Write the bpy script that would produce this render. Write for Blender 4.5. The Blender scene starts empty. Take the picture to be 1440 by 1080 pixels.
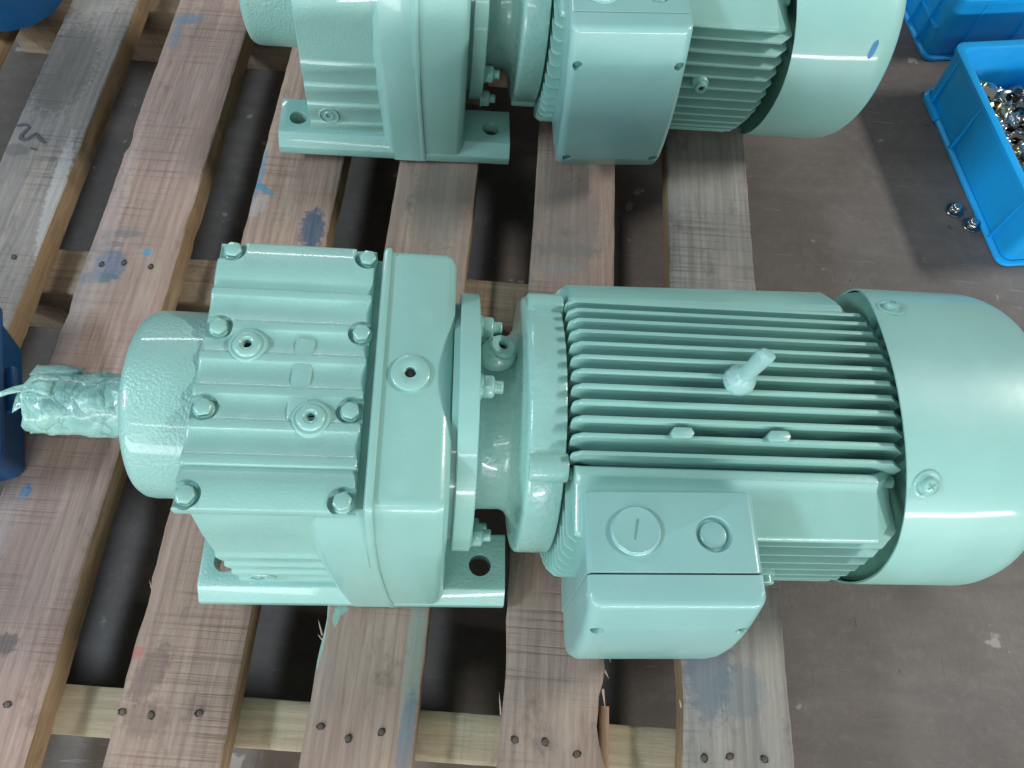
import bpy, bmesh, math, random
from mathutils import Vector, Matrix, noise
random.seed(7)
S = bpy.context.scene
COL = S.collection
PI = math.pi

# ------------------------------------------------------------------ camera
cd = bpy.data.cameras.new('camera'); cam = bpy.data.objects.new('camera', cd); COL.objects.link(cam)
R_ = Vector((0.997306053, 0.066530483, 0.030892250)); U_ = Vector((-0.073352821, 0.904549450, 0.420011496))
F_ = Vector((0.0, 0.421146041, -0.906992840))
cam.matrix_world = Matrix(((R_.x, U_.x, -F_.x, 0), (R_.y, U_.y, -F_.y, 0), (R_.z, U_.z, -F_.z, .85), (0, 0, 0, 1)))
cd.sensor_width = 36; cd.lens = 1066.84 / 1440 * 36; cd.clip_start = .02; cd.clip_end = 60
S.camera = cam
# ------------------------------------------------------------------ light: workshop lamps, no sun
W = bpy.data.worlds.new('World'); S.world = W; W.use_nodes = True
bg = W.node_tree.nodes['Background']; bg.inputs[0].default_value = (.80, .90, .95, 1); bg.inputs[1].default_value = .155
def area(name, loc, target, sx, sy, power, color):
    l = bpy.data.lights.new(name, 'AREA'); l.shape = 'RECTANGLE'; l.size = sx; l.size_y = sy; l.energy = power; l.color = color
    o = bpy.data.objects.new(name, l); COL.objects.link(o); o.location = loc
    o.rotation_euler = (Vector(target) - Vector(loc)).to_track_quat('-Z', 'Y').to_euler()
    return o
area('workshop_lamp_left', (-3.2, -.6, 2.7), (0, .4, 0), 1.2, .35, 105, (.70, .85, 1))
area('workshop_lamp_right', (5.3, 1.7, 3.7), (0, .4, 0), 1.2, .4, 250, (1, .98, .95))
area('workshop_lamp_back', (-1.7, 4.2, 2.4), (0, .4, 0), 2.0, .16, 34, (.95, 1, 1))
area('workshop_lamp_front', (-.4, -2.7, 2.75), (0, .4, 0), 3.2, .12, 24, (.96, 1, 1))
area('workshop_door', (2.4, -4.4, .72), (0, .4, .1), 4.4, .20, 165, (.95, .98, 1))
area('workshop_window', (-2.4, -4.2, 1.3), (0, .4, .1), 3.4, 1.0, 135, (.97, .99, 1))
S.view_settings.view_transform = 'Standard'; S.view_settings.look = 'None'
S.view_settings.exposure = 0.12; S.view_settings.gamma = 1.0; S.view_settings.use_curve_mapping = False

# ------------------------------------------------------------------ materials
class NT:
    def __init__(s, name):
        s.m = bpy.data.materials.new(name); s.m.use_nodes = True; s.t = s.m.node_tree
        s.b = s.t.nodes['Principled BSDF']; s.tc = s.t.nodes.new('ShaderNodeTexCoord')
    def n(s, typ, **kw):
        k = s.t.nodes.new('ShaderNode' + typ)
        for a, v in kw.items(): setattr(k, a, v)
        return k
    def put(s, sock, v):
        if isinstance(v, bpy.types.NodeSocket): s.t.links.new(v, sock)
        elif v is not None: sock.default_value = v
    def obj(s): return s.tc.outputs['Object']
    def mapping(s, v, scale=(1, 1, 1), loc=(0, 0, 0), rot=(0, 0, 0)):
        k = s.n('Mapping'); s.put(k.inputs[0], v); k.inputs['Location'].default_value = loc
        k.inputs['Rotation'].default_value = rot; k.inputs['Scale'].default_value = scale
        return k.outputs[0]
    def noise(s, v, scale, detail=4, rough=.55, dist=0):
        k = s.n('TexNoise'); s.put(k.inputs['Vector'], v); k.inputs['Scale'].default_value = scale
        k.inputs['Detail'].default_value = detail; k.inputs['Roughness'].default_value = rough; k.inputs['Distortion'].default_value = dist
        return k.outputs[0]
    def ramp(s, f, *st):
        k = s.n('ValToRGB'); s.put(k.inputs[0], f); e = k.color_ramp.elements
        while len(e) < len(st): e.new(.5)
        for el, (p, c) in zip(e, st):
            el.position = p; el.color = (*c, 1) if not isinstance(c, (int, float)) else (c, c, c, 1)
        return k.outputs[0]
    def mix(s, f, a, b, mode='MIX'):
        k = s.n('Mix', data_type='RGBA', blend_type=mode); s.put(k.inputs[0], f)
        for i, v in ((6, a), (7, b)):
            s.put(k.inputs[i], v if isinstance(v, bpy.types.NodeSocket) else (*v, 1))
        return k.outputs[2]
    def math(s, op, a, b=None, clamp=False):
        k = s.n('Math', operation=op, use_clamp=clamp); s.put(k.inputs[0], a)
        if b is not None: s.put(k.inputs[1], b)
        return k.outputs[0]
    def bump(s, h, strength, dist=.001, normal=None):
        k = s.n('Bump'); s.put(k.inputs['Height'], h); k.inputs['Strength'].default_value = strength
        k.inputs['Distance'].default_value = dist
        if normal: s.put(k.inputs['Normal'], normal)
        return k.outputs[0]
    def out(s, color=None, rough=None, normal=None, metal=None, coat=None, spec=None):
        b = s.b.inputs
        if color is not None: s.put(b['Base Color'], color if isinstance(color, bpy.types.NodeSocket) else (*color, 1))
        if rough is not None: s.put(b['Roughness'], rough)
        if normal is not None: s.put(b['Normal'], normal)
        if metal is not None: b['Metallic'].default_value = metal
        if coat is not None: b['Coat Weight'].default_value = coat; b['Coat Roughness'].default_value = .08
        if spec is not None: b['Specular IOR Level'].default_value = spec
        return s.m

def paint(name, col, peel=.25, peelscale=420, rough=.3, cast=0, dirt=.5):
    t = NT(name); o = t.obj()
    big = t.noise(o, 9, 3); mid = t.noise(o, 45, 4)
    c = t.mix(t.ramp(big, (.3, 0.0), (.75, 1.0)), tuple(v * .93 for v in col), tuple(min(1, v * 1.06) for v in col))
    spk = t.noise(o, 260, 2)
    c = t.mix(t.math('MULTIPLY', t.ramp(spk, (.70, 0.0), (.76, 1.0)), dirt * .35), c, tuple(v * .55 for v in col))
    dust = t.ramp(t.noise(o, 22, 6, .7), (.52, 0.0), (.8, 1.0))
    c = t.mix(t.math('MULTIPLY', dust, .12), c, (.52, .60, .56))
    h = t.noise(o, peelscale, 2, .5)
    nrm = t.bump(h, peel, .0012)
    if cast: nrm = t.bump(t.noise(o, 900, 3, .6), cast, .0010, nrm)
    r = t.math('ADD', t.math('MULTIPLY', mid, .16), rough)
    return t.out(c, r, nrm, coat=.35)
TEAL = (.248, .470, .418)
M = {}
M['paint'] = paint('green_paint_smooth', TEAL, .16, 300, .26)
M['cast'] = paint('green_paint_casting', TEAL, .35, 330, .27, .25)
M['rough_cast'] = paint('green_paint_rough_casting', TEAL, .32, 320, .26, .15)
M['hub'] = paint('green_paint_pebbled_casting', TEAL, .9, 360, .22, .2)
M['wet'] = paint('green_paint_wet_runs', TEAL, .55, 170, .20)
M['box'] = paint('blue_green_paint_terminal_box', (.232, .445, .415), .08, 260, .28)
M['fin'] = paint('green_paint_fins', (.235, .460, .404), .15, 300, .34)
M['cowl'] = paint('green_paint_sheet_cowl', (.260, .495, .440), .05, 120, .34)
def simple(name, col, rough=.5, metal=0, bump=0, scale=200):
    t = NT(name); o = t.obj()
    c = t.mix(t.noise(o, 30, 4), tuple(v * .75 for v in col), tuple(min(1, v * 1.2) for v in col))
    return t.out(c, rough, t.bump(t.noise(o, scale, 3), bump, .001) if bump else None, metal)
M['hole_shade'] = simple('recess_shade', (.012, .014, .014), .8)  # near-black, stands in for shade in the sockets and lid seam
M['wrap'] = simple('pale_plastic_wrap', (.27, .47, .44), .3, 0, .7, 120)
M['thread_shade'] = paint('green_paint_thread_shade', (.12, .30, .24), .2, 300, .4)  # darker green for threads, also painted shade in slots and cowl
M['steel'] = simple('zinc_steel', (.50, .50, .47), .22, 1, .1)
M['brass_steel'] = simple('yellow_zinc_steel', (.50, .42, .24), .25, 1, .1)
M['dark_steel'] = simple('dark_oxide_steel', (.13, .14, .16), .3, 1, .1)
M['blue_nylon'] = simple('blue_nylon_insert', (.03, .30, .55), .35)
M['marker'] = simple('dark_marker_ink', (.05, .055, .075), .7)
M['bluemark'] = simple('blue_marker_ink', (.03, .20, .42), .5)
def plastic(name, col, rough=.32):
    t = NT(name); o = t.obj()
    c = t.mix(t.ramp(t.noise(o, 14, 4), (.35, 0.0), (.7, 1.0)), tuple(v * .88 for v in col), col)
    scr = t.ramp(t.noise(t.mapping(o, (8, 90, 90), rot=(.2, .1, .6)), 6, 3), (.66, 0.0), (.70, 1.0))
    c = t.mix(t.math('MULTIPLY', scr, .12), c, (.25, .55, .8))
    t.b.inputs['Subsurface Weight'].default_value = 0.0
    return t.out(c, t.math('ADD', t.math('MULTIPLY', t.noise(o, 60, 4), .25), rough - .1), t.bump(t.noise(o, 60, 4), .12, .001))
M['bin'] = plastic('bright_blue_plastic', (.008, .38, .84))
M['bin_dark'] = plastic('navy_blue_plastic', (.004, .055, .15), .35)

def wood(name, c1, c2, axis='y', seed=0, spots=(), grey=.35, saw=.35):
    t = NT(name); o = t.obj()
    g = (38, 2.2, 38) if axis == 'y' else (2.2, 38, 38)
    off = (seed * 3.17, seed * 1.31, seed * .7)
    gv = t.mapping(o, g, off)
    gr = t.noise(gv, 3.0, 8, .62, .6)
    fine = t.noise(t.mapping(o, tuple(v * 5 for v in g), off), 2.6, 5, .7)
    ring = t.n('TexWave', wave_type='BANDS', bands_direction='X' if axis == 'y' else 'Y')
    t.put(ring.inputs[0], t.mapping(o, (1, .06, .4) if axis == 'y' else (.06, 1, .4), off))
    ring.inputs['Scale'].default_value = 26; ring.inputs['Distortion'].default_value = 7; ring.inputs['Detail'].default_value = 3; ring.inputs['Detail Scale'].default_value = 1.6
    c = t.mix(t.ramp(gr, (.28, 0.0), (.72, 1.0)), c1, c2)
    c = t.mix(t.math('MULTIPLY', t.ramp(ring.outputs[1], (.0, 1.0), (.45, 0.0)), .22), c, tuple(v * .55 for v in c1))
    c = t.mix(t.math('MULTIPLY', t.ramp(fine, (.5, 0.0), (.72, 1.0)), .33), c, tuple(v * .45 for v in c1))
    blot = t.noise(t.mapping(o, (7, 4, 7), off), 1.6, 5, .6)
    c = t.mix(t.math('MULTIPLY', t.ramp(blot, (.42, 0.0), (.68, 1.0)), grey * .8), c, (.20, .19, .175))
    pale = t.noise(t.mapping(o, (9, 3, 9), (off[1], off[2], 3)), 2.1, 5, .65)
    c = t.mix(t.math('MULTIPLY', t.ramp(pale, (.55, 0.0), (.75, 1.0)), .45), c, (.46, .385, .30))
    dark = t.noise(t.mapping(o, (16, 11, 16), (off[2], 5, off[0])), 1.5, 6, .7)
    c = t.mix(t.math('MULTIPLY', t.ramp(dark, (.57, 0.0), (.74, 1.0)), .62), c, (.085, .066, .055))
    # cross saw marks
    sv = t.mapping(o, (3, 150, 3) if axis == 'y' else (150, 3, 3), (seed, seed * 2, 0), (0, 0, .05))
    saw_n = t.noise(sv, 1.4, 4, .6)
    area_n = t.ramp(t.noise(t.mapping(o, (4, 3, 4), off), 1.7, 2), (.45, 0.0), (.6, 1.0))
    sm = t.math('MULTIPLY', t.ramp(saw_n, (.5, 0.0), (.66, 1.0)), t.math('MULTIPLY', area_n, saw))
    c = t.mix(sm, c, tuple(v * .45 for v in c1))
    wob = t.noise(t.mapping(o, (1, 1, 1), off), 130, 5, .7)
    for (sx, sy, rx, ry, rot, col, amt) in spots:
        k = t.mapping(o, (1, 1, 1), (-sx, -sy, 0))
        k = t.mapping(k, (1 / rx, 1 / ry, 0), (0, 0, 0), (0, 0, 0)) if not rot else t.mapping(t.mapping(k, rot=(0, 0, -rot)), (1 / rx, 1 / ry, 0))
        ln = t.n('VectorMath', operation='LENGTH'); t.put(ln.inputs[0], k)
        d = t.math('ADD', ln.outputs['Value'], t.math('MULTIPLY', wob, 1.5))
        f = t.ramp(t.math('MULTIPLY', d, .5), (.76, 1.0), (.90, 0.0))
        c = t.mix(t.math('MULTIPLY', f, t.math('MULTIPLY', t.ramp(fine, (.2, 1.0), (.8, .45)), amt)), c, col)
    hgt = t.math('ADD', t.math('MULTIPLY', gr, .8), t.math('ADD', t.math('MULTIPLY', fine, .5), t.math('MULTIPLY', sm, -.8)))
    return t.out(c, .78, t.bump(hgt, .55, .0016), spec=.25)

def floor_mat():
    t = NT('worn_brown_grey_floor'); o = t.obj()
    c = t.mix(t.ramp(t.noise(o, 3.2, 6, .6), (.3, 0.0), (.72, 1.0)), (.098, .083, .072), (.168, .144, .126))
    c = t.mix(t.math('MULTIPLY', t.ramp(t.noise(t.mapping(o, (3, 22, 1), rot=(0, 0, .12)), 2.2, 6, .7), (.42, 0.0), (.72, 1.0)), .45), c, (.085, .075, .070))
    c = t.mix(t.math('MULTIPLY', t.ramp(t.noise(o, 60, 6, .75), (.5, 0.0), (.75, 1.0)), .35), c, (.23, .205, .19))
    scr = t.ramp(t.noise(t.mapping(o, (5, 70, 1), rot=(0, 0, .9)), 2.4, 3, .5, .5), (.70, 0.0), (.735, 1.0))
    c = t.mix(t.math('MULTIPLY', scr, .28), c, (.36, .33, .31))
    scr2 = t.ramp(t.noise(t.mapping(o, (60, 4, 1), (4, 2, 0), (0, 0, .35)), 2.4, 3, .5, .6), (.71, 0.0), (.735, 1.0))
    c = t.mix(t.math('MULTIPLY', scr2, .3), c, (.055, .048, .045))
    chip = t.ramp(t.noise(o, 26, 3, .45), (.70, 0.0), (.73, 1.0))
    c = t.mix(t.math('MULTIPLY', chip, .55), c, (.40, .37, .34))
    pit = t.ramp(t.noise(t.mapping(o, loc=(3, 1, 0)), 34, 3, .5), (.73, 0.0), (.76, 1.0))
    c = t.mix(t.math('MULTIPLY', pit, .7), c, (.04, .035, .032))
    h = t.math('ADD', t.noise(o, 140, 6, .7), t.math('MULTIPLY', scr, -.6))
    r = t.ramp(t.noise(o, 7, 5), (.3, .42), (.7, .72))
    return t.out(c, r, t.bump(h, .30, .0016), spec=.35)

# ------------------------------------------------------------------ mesh helpers
def tag(o, label=None, cat=None, group=None, kind=None):
    for k, v in (('label', label), ('category', cat), ('group', group), ('kind', kind)):
        if v: o[k] = v
    return o
def link(name, me, mat=None, parent=None, loc=None, rot=None):
    o = bpy.data.objects.new(name, me); COL.objects.link(o)
    if mat is not None and me is not None and not me.materials: me.materials.append(mat)
    if parent is not None: o.parent = parent
    if loc is not None: o.location = loc
    if rot is not None: o.rotation_euler = rot
    return o
def finish(bm, name, bevel=0, seg=2, ang=28, smooth=40):
    bmesh.ops.remove_doubles(bm, verts=bm.verts, dist=1e-6)
    bmesh.ops.recalc_face_normals(bm, faces=bm.faces)
    if bevel:
        es = [e for e in bm.edges if len(e.link_faces) == 2 and e.calc_face_angle(0) > math.radians(ang)]
        bmesh.ops.bevel(bm, geom=es, offset=bevel, segments=seg, profile=.5, affect='EDGES', clamp_overlap=True)
    me = bpy.data.meshes.new(name); bm.to_mesh(me); bm.free()
    me.polygons.foreach_set('use_smooth', [True] * len(me.polygons))
    me.set_sharp_from_angle(angle=math.radians(smooth))
    return me
def add_loft(bm, rings, cap=True, closed=True):
    vs = [[bm.verts.new(p) for p in r] for r in rings]; n = len(vs[0])
    for a, b in zip(vs, vs[1:]):
        for i in range(n if closed else n - 1):
            j = (i + 1) % n
            try: bm.faces.new((a[i], a[j], b[j], b[i]))
            except ValueError: pass
    if cap:
        bm.faces.new(vs[0]); bm.faces.new(list(reversed(vs[-1])))
    return vs
def prism_x(poly, x0, x1):      # poly of (y, z)
    bm = bmesh.new(); add_loft(bm, [[(x, y, z) for y, z in poly] for x in (x0, x1)]); return bm
def prism_z(poly, z0, z1):
    bm = bmesh.new(); add_loft(bm, [[(x, y, z) for x, y in poly] for z in (z0, z1)]); return bm
def prism_y(poly, y0, y1):      # poly of (x, z)
    bm = bmesh.new(); add_loft(bm, [[(x, y, z) for x, z in poly] for y in (y0, y1)]); return bm
def box(x0, x1, y0, y1, z0, z1):
    return prism_z([(x0, y0), (x1, y0), (x1, y1), (x0, y1)], z0, z1)
def lathe(profile, seg=48, axis='x', c=(0, 0), cap=True):   # profile (along, radius)
    bm = bmesh.new(); rings = []
    for a, r in profile:
        ring = []
        for i in range(seg):
            t = 2 * PI * i / seg
            p, q = r * math.cos(t), r * math.sin(t)
            ring.append((a, c[0] + p, c[1] + q) if axis == 'x' else (c[0] + p, c[1] + q, a))
        rings.append(ring)
    add_loft(bm, rings, cap); return bm
def join(*bms):
    out = bmesh.new()
    for b in bms:
        me = bpy.data.meshes.new('tmp'); b.to_mesh(me); b.free(); out.from_mesh(me); bpy.data.meshes.remove(me)
    return out
def rrect(x0, x1, y0, y1, r, n=6):
    pts = []
    for cx, cy, a in ((x1 - r, y1 - r, 0), (x0 + r, y1 - r, 90), (x0 + r, y0 + r, 180), (x1 - r, y0 + r, 270)):
        for i in range(n + 1):
            t = math.radians(a + 90 * i / n); pts.append((cx + r * math.cos(t), cy + r * math.sin(t)))
    return pts
def cut(me, cutters, sharp=32):
    """boolean difference of temporary meshes, result returned as a plain mesh"""
    a = bpy.data.objects.new('tmp_a', me); COL.objects.link(a); tmp = []
    for b in cutters:
        bmesh.ops.recalc_face_normals(b, faces=b.faces)
        m2 = bpy.data.meshes.new('tmp_c'); b.to_mesh(m2); b.free()
        o = bpy.data.objects.new('tmp_c', m2); COL.objects.link(o); tmp.append(o)
        md = a.modifiers.new('b', 'BOOLEAN'); md.operation = 'DIFFERENCE'; md.object = o; md.solver = 'EXACT'
    dg = bpy.context.evaluated_depsgraph_get(); dg.update()
    r = bpy.data.meshes.new_from_object(a.evaluated_get(dg))
    bpy.data.objects.remove(a)
    for o in tmp:
        m2 = o.data; bpy.data.objects.remove(o); bpy.data.meshes.remove(m2)
    r.polygons.foreach_set('use_smooth', [True] * len(r.polygons))
    r.set_sharp_from_angle(angle=math.radians(sharp))
    return r
def hexa(r, z0, z1, ch=.0012, rot=0):
    bm = bmesh.new(); rings = []
    for z, k in ((z0, 1), (z1 - ch, 1), (z1, .86)):
        rings.append([(r * k * math.cos(rot + PI / 3 * i), r * k * math.sin(rot + PI / 3 * i), z) for i in range(6)])
    add_loft(bm, rings); return bm
def copy_tree(o, parent=None):
    c = o.copy(); COL.objects.link(c); c.parent = parent
    for ch in o.children: copy_tree(ch, c)
    return c

# ------------------------------------------------------------------ the setting
ZF = -.145
bm = bmesh.new()
n = 60
for i in range(n + 1):
    for j in range(n + 1): bm.verts.new((-4 + 8 * i / n, -3 + 8 * j / n, ZF))
bm.verts.ensure_lookup_table()
for i in range(n):
    for j in range(n):
        a = i * (n + 1) + j; bm.faces.new([bm.verts[k] for k in (a, a + n + 1, a + n + 2, a + 1)])
tag(link('floor', finish(bm, 'floor'), floor_mat()), kind='structure')

# ------------------------------------------------------------------ pallet
pallet = link('wooden_pallet', None, loc=(-.25, .53, ZF))
tag(pallet, 'weathered wooden pallet of spaced boards under both green geared motors', 'pallet')
OFF = tuple(-v for v in pallet.location)
BL = (.035, .13, .24); TQ = (.20, .50, .42)
boards = [  # x0, x1, colour pair, seed, spots, grey, saw
 (-.940, -.826, (.20, .165, .14), (.33, .28, .24), 11, (), .4, .3),
 (-.735, -.634, (.17, .155, .145), (.31, .285, .265), 1, ((-.70, .86, .05, .10, 0, (.085, .08, .072), .8), (-.70, 1.02, .06, .05, 0, (.40, .41, .38), .6), (-.64, .62, .012, .12, .1, (.44, .45, .45), .7), (-.72, .70, .02, .012, 0, (.07, .075, .08), .6)), .75, .7),
 (-.569, -.453, (.28, .185, .155), (.42, .315, .26), 2, ((-.535, .522, .022, .028, .0, BL, .75), (-.548, .503, .03, .010, .1, (.06, .13, .16), .7), (-.530, .573, .026, .007, .1, (.10, .13, .17), .6), (-.540, .556, .014, .005, 0, (.10, .14, .18), .6), (-.493, .547, .006, .007, 0, (.02, .28, .45), .9), (-.542, .217, .0065, .010, 0, (.01, .20, .42), .98), (-.508, .053, .014, .012, 0, (.05, .055, .06), .8), (-.545, .98, .028, .012, .2, (.06, .19, .28), .7), (-.556, .94, .008, .03, 0, (.07, .2, .3), .6), (-.557, .35, .02, .4, 0, (.42, .40, .40), .35)), .30, .45),
 (-.3755, -.262, (.28, .185, .145), (.43, .325, .255), 3, ((-.362, .664, .018, .006, -.5, (.02, .21, .33), .9), (-.366, .635, .012, .022, -.3, (.40, .40, .39), .6), (-.284, .603, .018, .036, .1, (.012, .075, .15), .95), (-.352, .035, .016, .034, -.35, (.085, .066, .06), .62), (-.372, .053, .010, .006, .5, (.45, .12, .10), .7), (-.345, -.01, .024, .018, 0, (.11, .085, .075), .45), (-.372, .69, .005, .05, 0, (.05, .25, .38), .7)), .22, .5),
 (-.183, -.072, (.26, .18, .14), (.39, .295, .23), 4, ((-.166, .112, .008, .006, .4, TQ, .9), (-.17, .104, .004, .010, 0, TQ, .8), (-.082, .07, .010, .10, 0, (.20, .31, .27), .75), (-.080, -.02, .010, .06, 0, (.10, .14, .20), .7), (-.181, .10, .003, .05, 0, TQ, .8), (-.12, .66, .04, .09, 0, (.17, .165, .14), .7)), .35, .3),
 (.013, .124, (.24, .165, .13), (.37, .28, .22), 5, ((.065, .60, .05, .012, 0, (.13, .15, .15), .6), (.068, .64, .04, .08, 0, (.17, .155, .14), .6), (.05, .57, .03, .01, 0, (.16, .26, .27), .4)), .45, .55),
 (.200, .3135, (.20, .18, .155), (.34, .315, .275), 6, ((.23, .10, .028, .08, 0, (.085, .13, .17), .8), (.262, .06, .03, .03, 0, (.10, .14, .16), .6), (.295, .06, .012, .12, 0, (.33, .31, .26), .55), (.25, .45, .05, .08, 0, (.18, .21, .22), .6)), .55, .55),
]
BT = .036
NAILS = {1: [(-.661, .524), (-.70, .53)], 2: [(-.486, -.004), (-.546, .523), (-.518, .528), (-.482, .525)], 3: [(-.370, -.003), (-.340, -.004), (-.293, .001)],
         4: [(-.168, -.003), (-.138, -.012), (-.106, -.004), (-.12, .53)], 5: [(.029, -.002), (.060, -.002), (.093, -.011), (.04, .525)], 6: [(.222, -.006), (.248, -.003), (.283, -.003), (.24, .53), (.285, .535)]}
nail_me = finish(lathe([(-.003, .0034), (-.0008, .0034), (.0002, .0026), (.0004, .0006)], 10, 'z'), 'nail')
nail_me.materials.append(simple('rusty_nail', (.10, .075, .055), .6, .3))
pit_bm = bmesh.new()
vs = [pit_bm.verts.new((.0034 * (1 + .12 * math.sin(3 * i)) * math.cos(2 * PI * i / 12), 0.0044 * (1 + .12 * math.cos(2 * i + 1)) * math.sin(2 * PI * i / 12), 0)) for i in range(12)]
cvs = pit_bm.verts.new((0, 0, .0003))
for i in range(12): pit_bm.faces.new((vs[i], vs[(i + 1) % 12], cvs))
pit_me = finish(pit_bm, 'nail_hole'); pit_me.materials.append(simple('nail_pit_shade', (.022, .016, .012), .9))  # near-black disc painted as the shade in a nail recess
def board_mesh(x0, x1, y0, y1, z0, z1, seed, axis='y', jit=.0016, chips=()):
    rnd = random.Random(seed); bm = bmesh.new(); N = 90; rings = []
    for i in range(N + 1):
        y = y0 + (y1 - y0) * i / N
        ja = noise.noise((y * 9, seed * 3.1, 0)) * jit * .8 + noise.noise((y * 50, seed, 4)) * jit * .7
        jb = noise.noise((y * 9, seed * 3.1, 9)) * jit * .8 + noise.noise((y * 50, seed, 7)) * jit * .7
        wz = noise.noise((y * 3, seed, 2)) * .0008
        for (side, cy, hw, dp) in chips:
            d = max(0, 1 - abs(y - cy) / hw) ** .5 * dp
            if side < 0: ja += d
            else: jb -= d
        b = .0018 + abs(noise.noise((y * 30, seed, 11))) * .0025
        a, c = x0 + ja, x1 + jb
        ring = [(a, z0), (c, z0), (c + .0004, z1 - b), (c - b, z1 + wz), (c - min(.03, (x1 - x0) * .33), z1 + wz * .3), (a + min(.03, (x1 - x0) * .33), z1 - wz * .3), (a + b, z1 + wz), (a - .0004, z1 - b)]
        rings.append([(p, y, q) if axis == 'y' else (y, p, q) for p, q in ring])
    add_loft(bm, rings); me = finish(bm, 'board', smooth=50)
    for p in me.polygons:
        if abs(p.normal.x if axis == 'y' else p.normal.y) > .85: p.material_index = 1
    return me
M['edge'] = wood('sawn_board_edge', (.17, .105, .055), (.30, .20, .11), 'y', 51, (), .15, .1)
CH = {2: [(-1, .73, .02, .004), (-1, .45, .03, .002), (1, .60, .02, .002)], 4: [(-1, .10, .03, .004)], 5: [(1, .085, .05, .006), (1, .02, .04, .012), (-1, .06, .05, .003)], 6: [(-1, .05, .06, .003)], 3: [(-1, .10, .03, .003), (1, .62, .05, .002)]}
board_objs = []
for k, (x0, x1, c1, c2, seed, spots, grey, saw) in enumerate(boards):
    me = board_mesh(x0, x1, -.10, 1.20, -BT, 0, seed, chips=CH.get(k, ()))
    o = link('deck_board', me, wood('weathered_board_%d' % k, c1, c2, 'y', seed, spots, grey, saw), pallet, OFF)
    me.materials.append(M['edge']); board_objs.append(o)
    for (nx, ny) in NAILS.get(k, ()):
        p = link('nail_hole', pit_me, None, o, (nx, ny, .0009), (0, 0, random.uniform(0, 3)))
        q = link('nail', nail_me, None, o, (nx + random.uniform(-.001, .001), ny, .0012))
yw = wood('pale_planed_beam', (.36, .29, .18), (.52, .44, .31), 'x', 21, (), .12, .25)
bw = wood('brown_beam', (.23, .165, .105), (.38, .29, .20), 'x', 22, (), .25, .4)
for (y0, y1, w, sd) in ((-.0285, .0195, yw, 31), (.497, .566, bw, 32), (1.035, 1.105, bw, 33)):
    me = board_mesh(y0, y1, -.90, .311, ZF + .001, -BT - .0008, sd, 'x', .0006); me.materials.append(w); me.materials.append(w)
    link('stringer', me, None, pallet, OFF)
# splinters along torn board edges
def splinter(board, x, y, dx, dy, w, col, z=-.004, dz=.004):
    bm = bmesh.new(); p = Vector((x, y, z)); d = Vector((dx, dy, dz)); s = Vector((-dy, dx, 0)).normalized() * w
    a = [bm.verts.new(v) for v in (p - s, p + s, p + Vector((0, 0, w)), p + d * .6 + s * .5, p + d)]
    for f in ((0, 1, 2), (0, 1, 3), (0, 3, 4), (0, 2, 4), (2, 3, 4), (1, 2, 3)): bm.faces.new([a[i] for i in f])
    link('splinter', finish(bm, 'splinter'), col, board)
pale_w = simple('fresh_pale_wood', (.42, .30, .24), .8)
for (k, x, y, dx, dy, w) in ((4, -.182, .085, -.007, .016, .0014), (4, -.181, .080, -.006, .006, .0010), (5, .1225, .094, .0035, -.016, .0016), (5, .1200, .071, .0045, -.009, .0013), (5, .014, .020, -.004, .022, .0013), (6, .201, .040, -.003, .008, .0012), (3, -.374, .12, -.004, .009, .0011), (5, .1185, .052, .0025, -.020, .0015)):
    splinter(board_objs[k], x, y, dx, dy, w, pale_w)
sm_ = board_mesh(.117, .1262, -.10, .036, -.034, -.010, 77, jit=.001); spw = wood('split_pale_wood', (.22, .13, .08), (.34, .22, .15), 'y', 41, (), .1, .2)
sm_.materials.append(spw); sm_.materials.append(spw); link('split_strip', sm_, None, board_objs[5])
# marker strokes on the grey board
def stroke(parent, pts, w, mat, z=.0011, name='marker_stroke'):
    bm = bmesh.new(); L = []; N = len(pts)
    for i, (x, y) in enumerate(pts):
        a = Vector(pts[max(0, i - 1)]); b = Vector(pts[min(N - 1, i + 1)]); d = (b - a).normalized(); nrm = Vector((-d.y, d.x))
        ww = w * (.6 + .5 * math.sin(PI * (i + .5) / N)) * random.uniform(.8, 1.15)
        L.append([bm.verts.new((x + nrm.x * s * ww, y + nrm.y * s * ww, z)) for s in (-1, 1)])
    for a, b in zip(L, L[1:]): bm.faces.new((a[0], a[1], b[1], b[0]))
    return link(name, finish(bm, name), mat, parent)
ink = simple('faded_marker', (.085, .09, .105), .8)
stroke(board_objs[1], [(-.7135, .7420), (-.7165, .7350), (-.7200, .7270), (-.7195, .7210), (-.7150, .7185), (-.7090, .7200), (-.7050, .7260), (-.7010, .7315)], .0026, ink)
stroke(board_objs[1], [(-.7320, .7420), (-.7265, .7445), (-.7210, .7460), (-.7150, .7430)], .0022, ink)
stroke(board_objs[1], [(-.7010, .7315), (-.6950, .7240), (-.6890, .7190), (-.6820, .7150)], .0024, ink)
stroke(board_objs[1], [(-.7000, .7040), (-.6950, .7035), (-.6900, .7020)], .0018, ink)

# ------------------------------------------------------------------ geared motor
YM, ZM, ZH = .1606, .1404, .157
def mir(poly): return poly + [(2 * YM - y, z) for y, z in reversed(poly)]

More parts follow.
